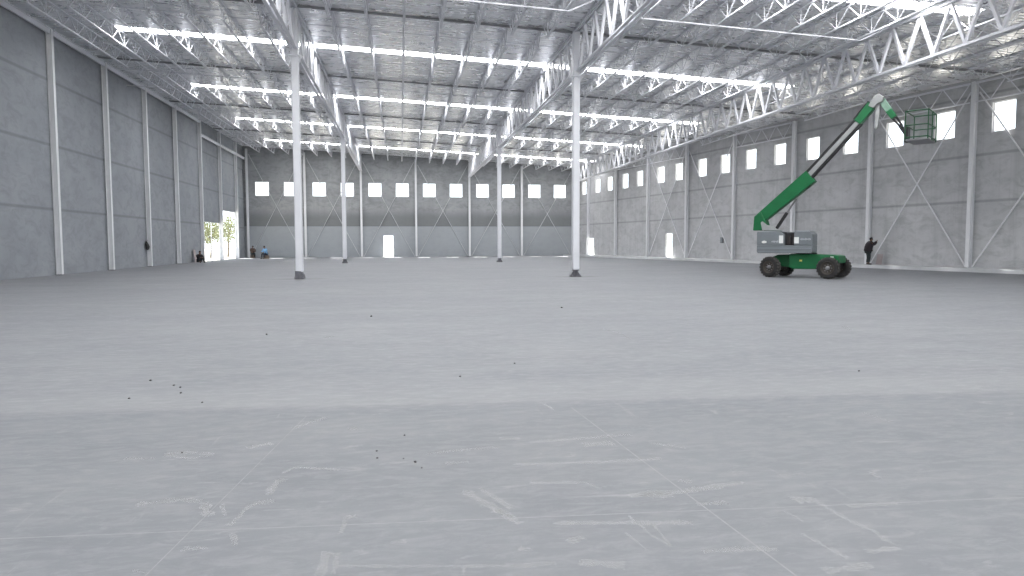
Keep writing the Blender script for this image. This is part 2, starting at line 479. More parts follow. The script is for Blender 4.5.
for s in SKY:
    E1 = sx1(s)
    o = empty('skylight_strip', (0, s, 0))
    tag(o, 'bright white translucent skylight strip, %s across the roof' % (PLACE[SKN[s]] + ' one' if s in SKN else 'out of sight behind the viewer'),
        'skylight', 'translucent skylight strips in the roof', 'thing')
    p = MB()
    p.add([(SX0 + .02, -SW + .02, deck(SX0) + .03), (E1 - .02, -SW + .02, deck(E1) + .03), (E1 - .02, SW - .02, deck(E1) + .03), (SX0 + .02, SW - .02, deck(SX0) + .03)], [(0, 1, 2, 3)])
    p.build('panel', M['sky'], o)
    e = MB()
    for yy in (-SW + .022, SW - .022):
        e.bar((SX0 + .02, yy, deck(SX0) + .055), (E1 - .02, yy, deck(E1) + .055), .03, .04)
    e.build('curb', M['galv'], o)

# slab details (children of the floor)
SC = [([(-1.53, 4.23), (-1.41, 4.24), (-1.31, 4.27), (-1.17, 4.22)], 0.019), ([(-1.69, 5.23), (-1.55, 5.25), (-1.34, 5.17)], 0.016), ([(-1.68, 5.2), (-1.48, 5.09), (-1.34, 5.14)], 0.011), ([(-1.13, 5.28), (-1.06, 5.34), (-0.97, 5.38)], 0.02), ([(-0.92, 3.82), (-0.9, 3.95), (-0.88, 4.09), (-0.83, 4.14), (-0.74, 4.15)], 0.018), ([(-0.8, 4.26), (-0.79, 4.47), (-0.76, 4.54)], 0.026), ([(-0.78, 4.65), (-0.72, 4.76), (-0.41, 4.67)], 0.01), ([(-1.15, 4.2), (-1.07, 3.98)], 0.024), ([(-1.04, 4.15), (-0.98, 3.97)], 0.012), ([(-0.32, 3.62), (-0.32, 3.83), (-0.26, 3.84)], 0.017), ([(-0.38, 3.16), (-0.37, 3.38), (-0.35, 3.4)], 0.024), ([(-0.32, 3.17), (-0.32, 3.39)], 0.015), ([(-0.3, 3.25), (-0.01, 3.19), (0.31, 3.14), (0.53, 3.11)], 0.009), ([(0.26, 3.06), (0.27, 3.13)], 0.009), ([(0.16, 4.92), (0.38, 4.97), (0.7, 5.0)], 0.014), ([(0.28, 4.68), (0.44, 4.69)], 0.02), ([(0.36, 4.14), (0.47, 3.89), (0.58, 3.7)], 0.028), ([(0.46, 4.17), (0.6, 3.81)], 0.017), ([(0.51, 3.8), (0.61, 3.59)], 0.021), ([(-1.93, 5.16), (-1.72, 5.13)], 0.012), ([(0.73, 5.22), (0.89, 5.19)], 0.019), ([(-0.44, 5.7), (-0.36, 5.72)], 0.025), ([(-0.88, 5.81), (-0.66, 6.12)], 0.018), ([(-1.08, 3.56), (-0.96, 3.55)], 0.011), ([(-0.88, 3.71), (-0.83, 3.56)], 0.013), ([(-0.07, 3.46), (0.01, 3.47)], 0.01), ([(-1.24, 3.36), (-1.16, 3.31)], 0.005), ([(0.94, 5.08), (1.24, 5.11), (1.76, 5.16)], 0.015), ([(1.32, 4.95), (1.56, 4.96)], 0.03), ([(1.84, 4.91), (2.04, 4.75)], 0.019), ([(0.74, 4.59), (1.24, 4.54), (1.77, 4.53)], 0.014), ([(0.78, 4.21), (1.13, 4.15), (1.19, 4.03)], 0.012), ([(1.32, 3.89), (1.49, 3.9), (1.66, 3.9), (1.96, 3.97), (2.1, 3.99)], 0.018), ([(1.39, 3.89), (1.58, 3.88)], 0.03), ([(1.71, 4.1), (1.79, 4.06)], 0.019), ([(1.66, 3.69), (1.84, 3.7)], 0.015), ([(0.79, 3.57), (1.09, 3.52), (1.53, 3.45)], 0.013), ([(0.81, 3.32), (0.9, 3.37)], 0.015), ([(1.22, 3.6), (1.25, 3.34), (1.3, 3.19)], 0.01), ([(1.31, 3.48), (1.3, 3.19)], 0.01), ([(1.13, 3.38), (1.17, 3.17)], 0.007), ([(2.24, 3.66), (2.38, 3.66)], 0.025), ([(2.36, 3.62), (2.37, 3.35), (2.41, 3.17), (2.39, 3.03)], 0.02), ([(2.1, 3.51), (2.12, 3.36)], 0.014), ([(2.02, 3.23), (2.08, 2.93)], 0.013), ([(2.49, 3.53), (2.8, 3.52)], 0.013), ([(4.0, 5.5), (4.03, 5.16)], 0.023), ([(3.01, 4.05), (2.99, 3.92)], 0.021), ([(1.43, 3.11), (1.66, 3.11), (1.8, 3.07)], 0.013), ([(1.89, 2.83), (2.14, 2.85)], 0.015), ([(2.21, 2.98), (2.4, 2.99)], 0.017), ([(0.81, 3.1), (1.01, 3.03)], 0.018), ([(0.48, 3.11), (0.7, 3.11)], 0.011), ([(0.55, 3.29), (0.62, 3.27)], 0.014), ([(2.38, 4.08), (2.57, 4.08)], 0.01), ([(1.3, 6.34), (1.34, 6.05)], 0.018), ([(3.46, 11.67), (3.59, 11.1), (3.51, 10.37)], 0.033), ([(-1.21, 11.35), (-1.12, 11.58)], 0.05), ([(7.8, 11.31), (7.56, 10.77)], 0.028)]
mb = MB()
for pts, w in SC:
    # refine and give a ragged width
    fine = []
    for a, b in zip(pts, pts[1:]):
        k = 6
        for i in range(k): fine.append((a[0] + (b[0] - a[0]) * i / k, a[1] + (b[1] - a[1]) * i / k))
    fine.append(pts[-1])
    L, Rr = [], []
    for i, p in enumerate(fine):
        a = fine[max(0, i - 1)]; b = fine[min(len(fine) - 1, i + 1)]
        d = Vector((b[0] - a[0], b[1] - a[1], 0)).normalized(); nn = Vector((-d.y, d.x, 0))
        ww = w * random.uniform(.7, 2.0) * (1 + 1.2 * abs(d.x))
        q = Vector((p[0], p[1], .0015)) + nn * random.uniform(-.3, .3) * w
        L.append(q + nn * ww * .6); Rr.append(q - nn * ww * .6)
    for i in range(len(fine) - 1):
        mb.add([L[i], L[i + 1], Rr[i + 1], Rr[i]], [(0, 1, 2, 3)])
o = mb.build('scuff_marks', M['scuff'], floor); o['kind'] = 'stuff'; o['label'] = 'chalky white scuffs and scrapes'
mb = MB()
def fl(a, b, w): 
    a, b = Vector((*a, .001)), Vector((*b, .001)); d = (b - a).normalized(); nn = Vector((-d.y, d.x, 0)) * w / 2
    mb.add([a + nn, b + nn, b - nn, a - nn], [(0, 1, 2, 3)])
fl((-6, 4.09), (8, 3.2), .009); fl((1.52, 6.1), (1.80, 1.9), .010); fl((-.83, 6.2), (-1.32, 1.9), .006)
mb.build('joint_lines', M['joint'], floor)

# raised concrete strip along the right wall
mb = MB()
a0, a1 = Vector((20.3, YF, 0)), Vector((20.3, YF, 0)) + WDIR * RLEN
mb.add([a0 + Vector((0, 0, 0.0)), a1, a1 + WNRM * 1.7, a0 + WNRM * 1.7, a0 + Vector((0, 0, .17)), a1 + Vector((0, 0, .17)), a1 + WNRM * 1.7 + Vector((0, 0, .17)), a0 + WNRM * 1.7 + Vector((0, 0, .17))],
       [(0, 1, 2, 3), (4, 7, 6, 5), (0, 4, 5, 1), (1, 5, 6, 2), (2, 6, 7, 3), (3, 7, 4, 0)])
tag(mb.build('trim_kerb', M['kerb']), 'low pale concrete kerb along the foot of the right side wall', 'kerb', kind='structure')

# ------------------------------------------------------------------ long trusses
TD = 1.85
def truss_proto(L, npan):
    root = empty('roof_truss')
    c = MB()
    for dx in (-.07, .07):
        c.bar((dx, 0, -.06), (dx, L, -.06), .07, .12)
        c.bar((dx + (.05 if dx > 0 else -.05), 0, -.01), (dx + (.05 if dx > 0 else -.05), L, -.01), .10, .025)
    c.build('top_chord', M['steel'], root)
    c = MB()
    for dx in (-.07, .07):
        c.bar((dx, .2, -TD + .06), (dx, L - .2, -TD + .06), .07, .12)
        c.bar((dx + (.05 if dx > 0 else -.05), .2, -TD + .01), (dx + (.05 if dx > 0 else -.05), L - .2, -TD + .01), .10, .025)
    c.build('bottom_chord', M['steel'], root)
    p = L / npan
    dn = MB(); dn.bar((0, 0, -.1), (0, p / 2, -TD + .1), .12, .10, (1, 0, 0))
    ups = MB(); ups.bar((0, p / 2, -TD + .1), (0, p, -.1), .12, .10, (1, 0, 0))
    first = [dn.build('web_member', M['steel'], root), ups.build('web_member', M['steel'], root)]
    for k in range(1, npan):
        for f in first:
            q = f.copy(); COL.objects.link(q); q.parent = root; q.location = (0, p * k, 0)
    return root
TP = truss_proto(2 * BAY - .1, 16)
SPANS = [(YG[3], 'nearest span'), (YG[5], 'middle span'), (YG[7], 'farthest span')]
ROWS = {1: 'left column row', 2: 'right column row', 3: 'right side wall'}
first = True
for r in (1, 2, 3):
    for y0, txt in SPANS:
        t = TP if first else copy_tree(TP); first = False
        t.location = (AX[r], y0 + .05, deck(AX[r]) - .05)
        tag(t, 'deep white roof truss over the %s, %s' % (ROWS[r], txt), 'truss', 'deep trusses running the length of the hall')

# ------------------------------------------------------------------ bar joists
JL, JD = BAY - .36, .66
def joist_proto():
    root = empty('bar_joist')
    c = MB()
    for dx in (-.03, .03): c.bar((dx, 0, -.03), (dx, JL, -.03), .045, .05)
    c.build('top_chord', M['steel'], root)
    c = MB()
    for dx in (-.03, .03): c.bar((dx, .7, -JD), (dx, JL - .7, -JD), .045, .05)
    c.build('bottom_chord', M['steel'], root)
    w = MB(); npan = 8; x0, p = .1, (JL - .2) / npan
    for k in range(npan):
        a = x0 + p * k
        w.tube((0, a, -.04), (0, a + p / 2, -JD), .021, 6); w.tube((0, a + p / 2, -JD), (0, a + p, -.04), .021, 6)
        w.tube((0, a + p / 2, -JD), (0, a + p / 2, -.04), .016, 6)
    w.build('web', M['steel'], root)
    return root
JP = joist_proto(); first = True
AISLE = {0: 'left aisle', 1: 'middle aisle', 2: 'right aisle', 3: 'strip by right wall'}
for bi in range(len(YG) - 1):
    y0 = YG[bi]; s = SKY[bi]
    if s not in SKN: continue
    for a in range(4):
        for k in range(1, 8):
            x = AX[a] + 1.5 * k
            if a == 3 and x > xr(y0 + BAY) - .4: continue
            pts = [(x, y0 + BAY * q / 8, deck(x) - z) for q in range(9) for z in (.05, .7)]
            if not any(in_view(p, 0) for p in pts): continue
            j = JP if first else copy_tree(JP); first = False
            j.location = (x, y0 + .18, deck(x) - .02)
            tag(j, 'white bar joist under %s skylight, %s from left in %s' % (PLACE[SKN[s]], ORD[k - 1], AISLE[a]), 'joist',
                'bar joists under the roof')

# cross struts on the roof grid lines and thin bridging rods
for bi in range(3, len(YG)):
    y = YG[bi]
    if bi == len(YG) - 1: y = YF - .15
    for a in range(4):
        x0 = AX[a] + .14; x1 = AX[a + 1] - .14 if a < 3 else xr(y) - .35
        if a == 0: x0 = XL + .1
        if x1 - x0 < .5: continue
        if not any(in_view((x0 + (x1 - x0) * q / 6, y, deck(0)), 0) or in_view((x0 + (x1 - x0) * q / 6, y, deck(x0) - .2), 0) for q in range(7)): continue
        m_ = MB(); m_.bar((x0, y, deck(x0) - .085), (x1, y, deck(x1) - .085), .08, .065)
        m_.bar((x0, y, deck(x0) - .045), (x1, y, deck(x1) - .045), .16, .012)
        k = bi - 3
        tag(m_.build('roof_strut', M['beam']), 'cross strut coloured shade-grey under the roof, %s row back, in %s' % (ORD[k], AISLE[a]), 'strut',
            'cross struts between the trusses')
for s in vis_sky:
    for a in range(3):
        x0 = AX[a] + .2; x1 = AX[a + 1] - .2
        if a == 0: x0 = XL + .15
        for dy, dz, what in ((2.1, .68, 'lower'), (-3.9, .07, 'upper')):
            if what == 'lower' and a == 0: dy = -2.1
            y = s + dy
            if not any(in_view((x0 + (x1 - x0) * q / 6, y, deck(x0 + (x1 - x0) * q / 6) - dz), 0) for q in range(7)) or (what == 'lower' and SKN[s] > 0 and (a, SKN[s]) != (0, 2)): continue
            m_ = MB()
            xe = x1 - 1.2 if dz > .3 else x1
            xs = x0 + 1.2 if dz > .3 and a else x0
            m_.bar((xs, y, deck(xs) - dz - .06), (xe, y, deck(xe) - dz - .06), .045, .045)
            if dz > .3:
                m_.bar((xe, y, deck(xe) - dz - .05), (x1, y, deck(x1) - .12), .045, .045)
                if a: m_.bar((xs, y, deck(xs) - dz - .05), (x0, y, deck(x0) - .12), .045, .045)
            tag(m_.build('bridging_rod', M['steel']), 'thin pale rod at %s joist chords by %s skylight, in %s' % (what, PLACE[SKN[s]], AISLE[a]), 'rod',
                'bridging rods tying the joists')

# ------------------------------------------------------------------ columns
def main_column(x, y, label, style):
    o = empty('steel_column', (x, y, 0)); tag(o, label, 'column', 'thick free-standing columns', 'thing')
    top = deck(x) - .2
    s = MB(); s.box((0, 0, .3 + (top - .3) / 2), (.31, .31, top - .3)); s.build('shaft', M['steel'], o, bevel=.05)
    b = MB(); b.box((0, 0, top - TD - .08), (.50, .50, .05)); b.prism([(-.157, top - TD - .36), (-.25, top - TD - .105), (.25, top - TD - .105), (.157, top - TD - .36)], 1, -.10, .10)
    b.build('bearing_seat', M['steel'], o)
    b = MB()
    if style == 'block':
        b.prism([(-.17, 0), (.19, 0), (.19, .16), (.08, .33), (-.17, .35)], 1, -.18, .18)
    else:
        b.box((0, 0, .02), (.44, .44, .04)); b.box((0, 0, .16), (.16, .16, .3)); b.box((0, 0, .29), (.28, .28, .03))
        for q in (-.14, .14):
            for sg in (-1, 1):
                b.prism([(sg * .07, .04), (sg * .21, .04), (sg * .07, .28)], 1, q * .5 - .012, q * .5 + .012)
                b.prism([(sg * .07, .04), (sg * .21, .04), (sg * .07, .28)], 0, q * .5 - .012, q * .5 + .012)
    b.build('base', M['grout'], o, bevel=.01)
    bo = MB()
    for sx in (-1, 1):
        for sy_ in (-1, 1): bo.tube((sx * .19, sy_ * .19, .0), (sx * .19, sy_ * .19, .10), .015, 6)
    bo.build('anchor_bolts', M['hub'], o)
main_column(-4.24, 30.6, 'thick white column near left with dark block at its foot', 'block')
main_column(7.65, 30.1, 'thick white column nearest the boom lift with gusseted foot', 'plate')
main_column(-4.24, 54.95, 'white free-standing column farther back, seen beside the back doorway', 'plate')
main_column(7.76, 54.95, 'white free-standing column farther back, behind the middle of the hall', 'plate')
# flat dark diamonds on the floor round the nearest columns
for (x, y) in ((-4.24, 30.6), (7.65, 30.1)):
    p = MB(); p.add([(x - 1.5, y, .003), (x, y - .7, .003), (x + 1.5, y, .003), (x, y + .7, .003)], [(0, 1, 2, 3)])
    p.build('floor_diamond', M['patch'], floor)

HP = [(x * .75, y * .75) for x, y in [(-.14, -.17), (.14, -.17), (.14, -.155), (.008, -.155), (.008, .155), (.14, .155), (.14, .17), (-.14, .17), (-.14, .155), (-.008, .155), (-.008, -.155), (-.14, -.155)]]
def wall_column(x, y, rot, label, group, top):
    o = empty('wall_column', (x, y, 0), rot); tag(o, label, 'column', group, 'thing')
    s = MB(); s.prism(HP, 2, .03, top); s.build('shaft', M['wallsteel'], o)
    b = MB(); b.box((0, 0, .015), (.27, .29, .03)); b.build('base_plate', M['grout'], o)
BX = [-16.24 + 6 * k for k in range(0, 7)]
for k, x in enumerate(BX[:6]):
    wall_column(x, YF - .16, 0, 'slim white column against back wall, %s from the left corner' % ORD[k], 'slim columns on the back wall', deck(x) - .3)
ang = math.atan2(WDIR.y, WDIR.x)
for k, y in enumerate(CY):
    p = Vector((xr(y), y, 0)) + WNRM * .16
    if not any(in_view((p.x, p.y, z), 10) for z in (.2, 3, 6, 9)): continue
    wall_column(p.x, p.y, ang, 'pale column against right side wall, %s from the back corner' % ORD[k], 'columns on the right side wall', deck(p.x) - .2)
for k, y in enumerate(LY):
    if not any(in_view((XL + .16, y, z), 10) for z in (.2, 3, 6, 9)): continue
    wall_column(XL + .16, y, PI / 2, 'pale column against left wall, %s from the back corner' % ORD[k], 'columns on the left wall', deck(XL) - .2)
# diagonal wall bracing
def brace(a, b, z0, z1, label, group, rad=.032, mat=None):
    mat = mat or M['galv']
    a, b = Vector(a), Vector(b)
    o = empty('cross_brace', ((a.x + b.x) / 2, (a.y + b.y) / 2, 0)); tag(o, label, 'brace', group)
    off = Vector(((a.x + b.x) / 2, (a.y + b.y) / 2, 0))
    d = (b - a).normalized(); nn = Vector((-d.y, d.x, 0)) * .035
    for i, (p, q) in enumerate(((a, b), (b, a))):
        m_ = MB(); sgn = nn if i else -nn
        m_.tube(p - off + sgn + Vector((0, 0, z0)), q - off + sgn + Vector((0, 0, z1)), rad, 6); m_.build('brace_rod', mat, o)
for k in range(6):
    x0 = BX[k] + .2; x1 = BX[k + 1] - .2
    brace((x0, YF - .11, 0), (x1, YF - .11, 0), .03, deck(x1) - .6, 'thin crossed rods on back wall, %s bay from the left corner' % ORD[k], 'crossed rods on the back wall')
for k in (2, 3, 6, 7):
    p0 = Vector((xr(CY[k] - .2), CY[k] - .2, 0)) + WNRM * .12; p1 = Vector((xr(CY[k + 1] + .2), CY[k + 1] + .2, 0)) + WNRM * .12
    if not in_view(((p0.x + p1.x) / 2, (p0.y + p1.y) / 2, 4), 40): continue
    brace(p0, p1, .20, deck(p1.x) - .7, 'thin crossed rods on right side wall, %s bay from the back corner' % ORD[k + 1], 'crossed rods on the right side wall', .04, M['wallsteel'])
# eave struts between the right wall columns
for k in (1, 2, 4, 6, 7, 8):
    pa = Vector((xr(CY[k] - .16), CY[k] - .16, 0)) + WNRM * .3; pb = Vector((xr(CY[k + 1] + .16), CY[k + 1] + .16, 0)) + WNRM * .3
    if not (in_view((pa.x, pa.y, 9.2), 20) or in_view((pb.x, pb.y, 9.2), 20)): continue
    o = empty('eave_strut', (pa.x, pa.y, 0)); tag(o, 'light white latticed strut over right wall windows, %s bay from back corner' % ORD[k + 1], 'strut', 'latticed struts along the right wall top')
    zt = lambda p: deck(p.x) - .3
    zb = lambda p: deck(p.x) - 1.25
    d = pb - pa
    V = lambda t, z: Vector((d.x * t, d.y * t, z))
    t_ = MB(); t_.bar(V(0, zt(pa)), V(1, zt(pb)), .09, .09); t_.build('top_chord', M['steel'], o)
    t_ = MB(); t_.bar(V(0, zb(pa)), V(1, zb(pb)), .07, .06); t_.build('bottom_chord', M['steel'], o)
    t_ = MB()
    for q in range(4):
        c = (q + .5) / 4
        top = lambda t: zt(pa) + (zt(pb) - zt(pa)) * t
        bot = lambda t: zb(pa) + (zb(pb) - zb(pa)) * t
        t_.tube(V(c, bot(c)), V(q / 4, top(q / 4)), .025, 6); t_.tube(V(c, bot(c)), V((q + 1) / 4, top((q + 1) / 4)), .025, 6)
    t_.build('web', M['steel'], o)
# eave beam and struts of the left wall
for k in range(-1, 9):
    ya = LY[k] - .16 if k >= 0 else YF - .3; yb = LY[k + 1] + .16
    if not (in_view((XL + .3, ya, 11.5), 20) or in_view((XL + .3, yb, 11.5), 20)): continue
    z = deck(XL) - .35 if k > 1 else deck(XL) - 1.4
    t_ = MB(); t_.bar((XL + .22, ya, z), (XL + .22, yb, z), .10, .22); t_.bar((XL + .22, ya, z + .11), (XL + .22, yb, z + .11), .2, .03)
    tag(t_.build('eave_beam', M['steel']), 'white eave beam at left wall top, %s bay from the back corner' % ORD[k + 1], 'beam', 'eave beams along the left wall top')

# ------------------------------------------------------------------ boom lift
lift = empty('boom_lift', (17.15, 27.5, 0), math.radians(-50))
tag(lift, 'green boom lift with grey body, four dusty black wheels and raised boom', 'boom lift')
# local: x along the chassis (right in the photo), y away from the viewer
def wheel(x, y, steer, side):
    w = MB(); R, hw = .425, .16
    prof = [(.25, -hw * .8), (.35, -hw), (.40, -hw * .92), (R, -hw * .62), (R, hw * .62), (.40, hw * .92), (.35, hw), (.25, hw * .8)]
    w.lathe(prof, 32, 1)
    t = w.build('wheel', M['tyre'], lift, loc=(x, y, R + .015), rotz=steer)
    t['label'] = 'black tyre with chunky tread'
    tr = MB()
    for i in range(20):
        a = 2 * PI * i / 20
        for sg in (-1, 1):
            aa = a + (.08 if sg > 0 else 0)
            Rm = Matrix.Rotation(-aa, 3, 'Y')
            tr.box(Rm @ Vector((R + .004, sg * hw * .42, 0)), (.03, hw * .8, .07), Rm @ Matrix.Rotation(sg * .35, 3, 'X'))
    tr.build('tread_lugs', M['tyredust'], t)
    rm = MB(); f = side * hw
    rm.lathe([(.25, f * .82), (.255, f * .5), (.20, f * .30), (.12, f * .35), (.0, f * .35)], 24, 1)
    rm.lathe([(.245, f * .84), (.265, f * .95), (.275, f * .9)], 24, 1)
    rm.build('rim', M['rim'], t)
    h = MB(); h.lathe([(.0, f * .9), (.07, f * .9), (.085, f * .75), (.085, f * .3)], 16, 1)
    for i in range(8):
        a = 2 * PI * i / 8; h.tube((.15 * math.cos(a), f * .3, .15 * math.sin(a)), (.15 * math.cos(a), f * .5, .15 * math.sin(a)), .018, 6)
    h.build('hub', M['hub'], t)
for x, st in ((-1.2, -.22), (1.2, 0.0)):
    for y in (-.92, .62 if x > 0 else .74): wheel(x - (.03 if x > 0 else 0), y, st, -1 if y < 0 else 1)
c = MB()
c.prism([(-.55, .45), (-.40, .37), (.72, .37), (.95, .62), (1.44, .62), (1.48, .70), (1.45, .93), (1.25, .97), (.1, 1.00), (-.55, 1.00)], 1, -.55, .42)
c.build('chassis', M['green'], lift, bevel=.03)
c = MB(); c.prism([(-1.45, .50), (-.5, .42), (-.5, .96), (-1.05, .96), (-1.45, .80)], 1, -.48, .48); c.build('axle_carrier', M['greendark'], lift, bevel=.03)
c = MB()
for x in (-1.2, 1.2):
    c.tube((x, -.80, .465), (x, .62, .465), .09, 12); c.box((x, 0, .5), (.3, .9, .2))
c.build('axles', M['black'], lift)
c = MB(); c.lathe([(0, .985), (.42, .985), (.42, 1.04), (0, 1.04)], 28, 2, smooth=False); c.build('slew_ring', M['black'], lift)
c = MB(); c.box((1.2, -.56, .88), (.12, .03, .06)); c.build('lamp', M['decal'], lift)
c = MB(); c.box((-.05, -.56, .72), (.10, .02, .07)); c.build('warning_label', M['amber'], lift)
# upper body: two hoods with a dark bay between
b = MB()
def hood(x0, x1, y0, y1, z0=1.36):
    b.prism([(x0, z0), (x1, z0), (x1, 1.82), (x1 - .12, 1.94), (x0 + .04, 1.96), (x0, 1.92)], 1, y0, y1)
hood(-1.80, -.64, -.95, -.30); hood(-.22, .53, -.95, -.30); hood(-2.05, -.20, .30, .92, 1.03)
b.prism([(-1.80, 1.08), (-1.75, 1.03), (.47, 1.03), (.53, 1.10), (.53, 1.36), (-1.80, 1.36)], 1, -.95, -.30)
hb = b.build('hood', M['hood'], lift, bevel=.05, seg=3)
b = MB(); b.box((-.635, -.625, 1.10), (2.2, .64, .13)); b.build('lower_rail', M['black'], lift)
b = MB(); b.box((-.75, 0, 1.14), (2.0, .58, .18)); b.build('turntable', M['black'], lift)
b = MB()
for (x0, x1) in ((-1.76, -.62), (-.20, .42)):
    b.box(((x0 + x1) / 2, -.62, 1.975), (x1 - x0, .55, .03))
b.build('hood_lid', M['hoodtop'], lift, bevel=.01)
b = MB(); b.box((-.635, -.63, 1.08), (2.2, .66, .012)); b.box((-.64, -.957, 1.25), (2.26, .012, .014)); b.build('seam', M['hoodtop'], hb)
b = MB(); b.box((-.43, -.55, 1.63), (.41, .45, .52)); b.build('engine_bay', M['black'], lift)
b = MB(); b.box((-.44, -.80, 1.58), (.10, .10, .36)); b.tube((-.30, -.82, 1.38), (-.30, -.82, 1.86), .035, 8); b.tube((-.56, -.80, 1.40), (-.38, -.82, 1.70), .03, 8); b.build('hose', M['hose'], lift)
for (x, z, w, hh) in ((-.75, 1.62, .17, .33), (-.11, 1.58, .19, .26)):
    b = MB(); b.box((x, -.957, z), (w, .012, hh)); b.build('notice_plate', M['decal'], hb)
b = MB()
b.prism([(-1.58, 1.49), (-1.52, 1.45), (-1.38, 1.47), (-1.36, 1.53), (-1.46, 1.57), (-1.56, 1.55)], 1, -.965, -.951)   # emblem
b.build('emblem', M['decal'], hb)
b = MB()
for i in range(6): b.box((-1.14 + i * .05, -.957, 1.52 + (.012 if i % 2 else 0)), (.036, .012, .045 + .02 * (i % 3)))
for i in range(9): b.box((.06 + i * .048, -.957, 1.62), (.034, .012, .05 + .02 * ((i * 2) % 3)))
b.build('lettering', M['hoodtop'], hb)
# turret post and boom
b = MB(); b.prism([(-2.28, 2.02), (-1.62, 2.02), (-1.72, 2.42), (-1.95, 2.85), (-2.24, 2.62)], 1, -.22, .22); b.build('turret_post', M['green'], lift, bevel=.03)
b = MB(); b.box((-1.45, 0, 1.62), (.66, .44, .8)); b.build('turret_plinth', M['greendark'], lift)
b = MB(); b.prism([(-1.82, 2.02), (-1.30, 2.02), (-1.28, 2.20), (-1.62, 2.25), (-1.83, 2.42), (-1.90, 2.36)], 1, -.30, -.23); b.build('pivot_link', M['pale'], lift, bevel=.01)
A0, A1 = Vector((-2.12, 0, 2.46)), Vector((.13, 0, 4.29))
d = (A1 - A0).normalized(); nu = Vector((-d.z, 0, d.x))
def sect(p, q, h0, h1, w, name, mat, bevel=.02, off=0):
    """boom section p->q, heights h0 to h1, width w"""
    dd = (q - p).normalized(); nn = Vector((-dd.z, 0, dd.x)); p = p + nn * off; q = q + nn * off
    vs = []
    for yy in (-w / 2, w / 2):
        vs += [p + nn * h0 / 2 + Vector((0, yy, 0)), q + nn * h1 / 2 + Vector((0, yy, 0)), q - nn * h1 / 2 + Vector((0, yy, 0)), p - nn * h0 / 2 + Vector((0, yy, 0))]
    m_ = MB(); m_.add(vs, [(0, 1, 2, 3), (4, 7, 6, 5), (0, 4, 5, 1), (1, 5, 6, 2), (2, 6, 7, 3), (3, 7, 4, 0)])
    return m_.build(name, mat, lift, bevel=bevel)
bb = sect(A0, A1, .44, .60, .36, 'boom_base', M['green'])
m_ = MB(); m_.bar(A0 + d * 2.1 - nu * .22, A0 + d * 2.65 - nu * .25, .30, .10, nu); m_.build('boom_gusset', M['greendark'], lift, bevel=.02)
m_ = MB(); m_.bar(A0 + nu * .20, A0 + d * 2.0 + nu * .235, .10, .05, nu); m_.build('hose_tray', M['black'], bb)
B0, B1 = Vector((.02, 0, 4.30)), Vector((1.93, 0, 6.36))
B2 = Vector((2.42, 0, 6.97))
sect(B0, B1, .20, .17, .24, 'inner_boom', M['pale'], .01)
sect(B0, B1 + (B1 - B0).normalized() * .02, .10, .07, .30, 'boom_top_rail', M['black'], .008, off=.15)
sect(B0, B1, .085, .07, .28, 'boom_bottom_rail', M['black'], .008, off=-.14)
sect(B1 - (B1 - B0).normalized() * .05, B2, .30, .34, .32, 'boom_tip', M['green'], .02)
sect(B1 - (B1 - B0).normalized() * .02, B2 + Vector((.02, 0, .02)), .05, .05, .33, 'tip_top_rail', M['black'], .008, off=.19)
cyl = sect(Vector((-1.30, 0, 2.10)), Vector((-.86, 0, 2.78)), .13, .13, .13, 'lift_cylinder', M['black'], .03)
m_ = MB(); m_.tube((-.90, 0, 2.72), (-.48, 0, 3.36), .04, 12); m_.build('cylinder_rod', M['hub'], cyl)
m_ = MB(); m_.prism([(2.30, 6.92), (2.50, 7.28), (2.66, 7.36), (2.86, 7.20), (2.80, 7.02), (2.62, 6.95), (2.50, 6.80)], 1, -.20, .20); m_.build('boom_head', M['pale'], lift, bevel=.03)
m_ = MB(); m_.prism([(2.55, 6.95), (2.72, 6.95), (2.66, 6.10), (2.60, 5.98), (2.53, 6.10)], 1, -.10, .02); m_.build('leveling_link', M['pale'], lift, bevel=.01)
J0, J1 = Vector((2.72, 0, 7.14)), Vector((3.22, 0, 6.36))
sect(J0, J0 + (J1 - J0) * .62, .24, .24, .22, 'jib', M['greenpale'], .02)
sect(J0 + (J1 - J0) * .6, J1, .24, .22, .23, 'jib_sleeve', M['green'], .02)
m_ = MB()
J2 = J1 + (J1 - J0).normalized() * .42
for yy in (-.09, .09):
    m_.bar(J1 + Vector((0, yy, 0)) + Vector((.06, 0, .03)), J2 + Vector((.05, yy, .03)), .03, .06, (1, 0, 0)); m_.bar(J1 + Vector((-.06, yy, -.03)), J2 + Vector((-.02, yy, 0)), .03, .06, (1, 0, 0))
m_.tube(J2 + Vector((0, -.14, 0)), J2 + Vector((0, .14, 0)), .06, 12); m_.build('jib_clevis', M['black'], lift)
# work basket beyond the jib
bx = J2 + Vector((.22, 0, -.35))
m_ = MB(); m_.bar(J2 + Vector((0, 0, 0)), bx, .12, .14); m_.box(bx + Vector((.02, 0, .0)), (.14, .3, .6)); m_.build('basket_mount', M['black'], lift, bevel=.01)
fx, fz = bx.x + .1, bx.z - .3
m_ = MB(); m_.box((fx + .38, 0, fz), (.76, 1.5, .05)); m_.build('basket_floor', M['hub'], lift)
m_ = MB()
for z in (.1, .55, 1.08):
    for (p, q) in (((fx, -.75), (fx + .76, -.75)), ((fx + .76, -.75), (fx + .76, .75)), ((fx + .76, .75), (fx, .75)), ((fx, .75), (fx, -.75))):
        m_.tube((*p, fz + z), (*q, fz + z), .022, 8)
for p in ((fx, -.75), (fx + .76, -.75), (fx + .76, 0), (fx + .76, .75), (fx, .75)): m_.tube((*p, fz), (*p, fz + 1.1), .022, 8)
m_.build('basket_rails', M['greendark'], lift)

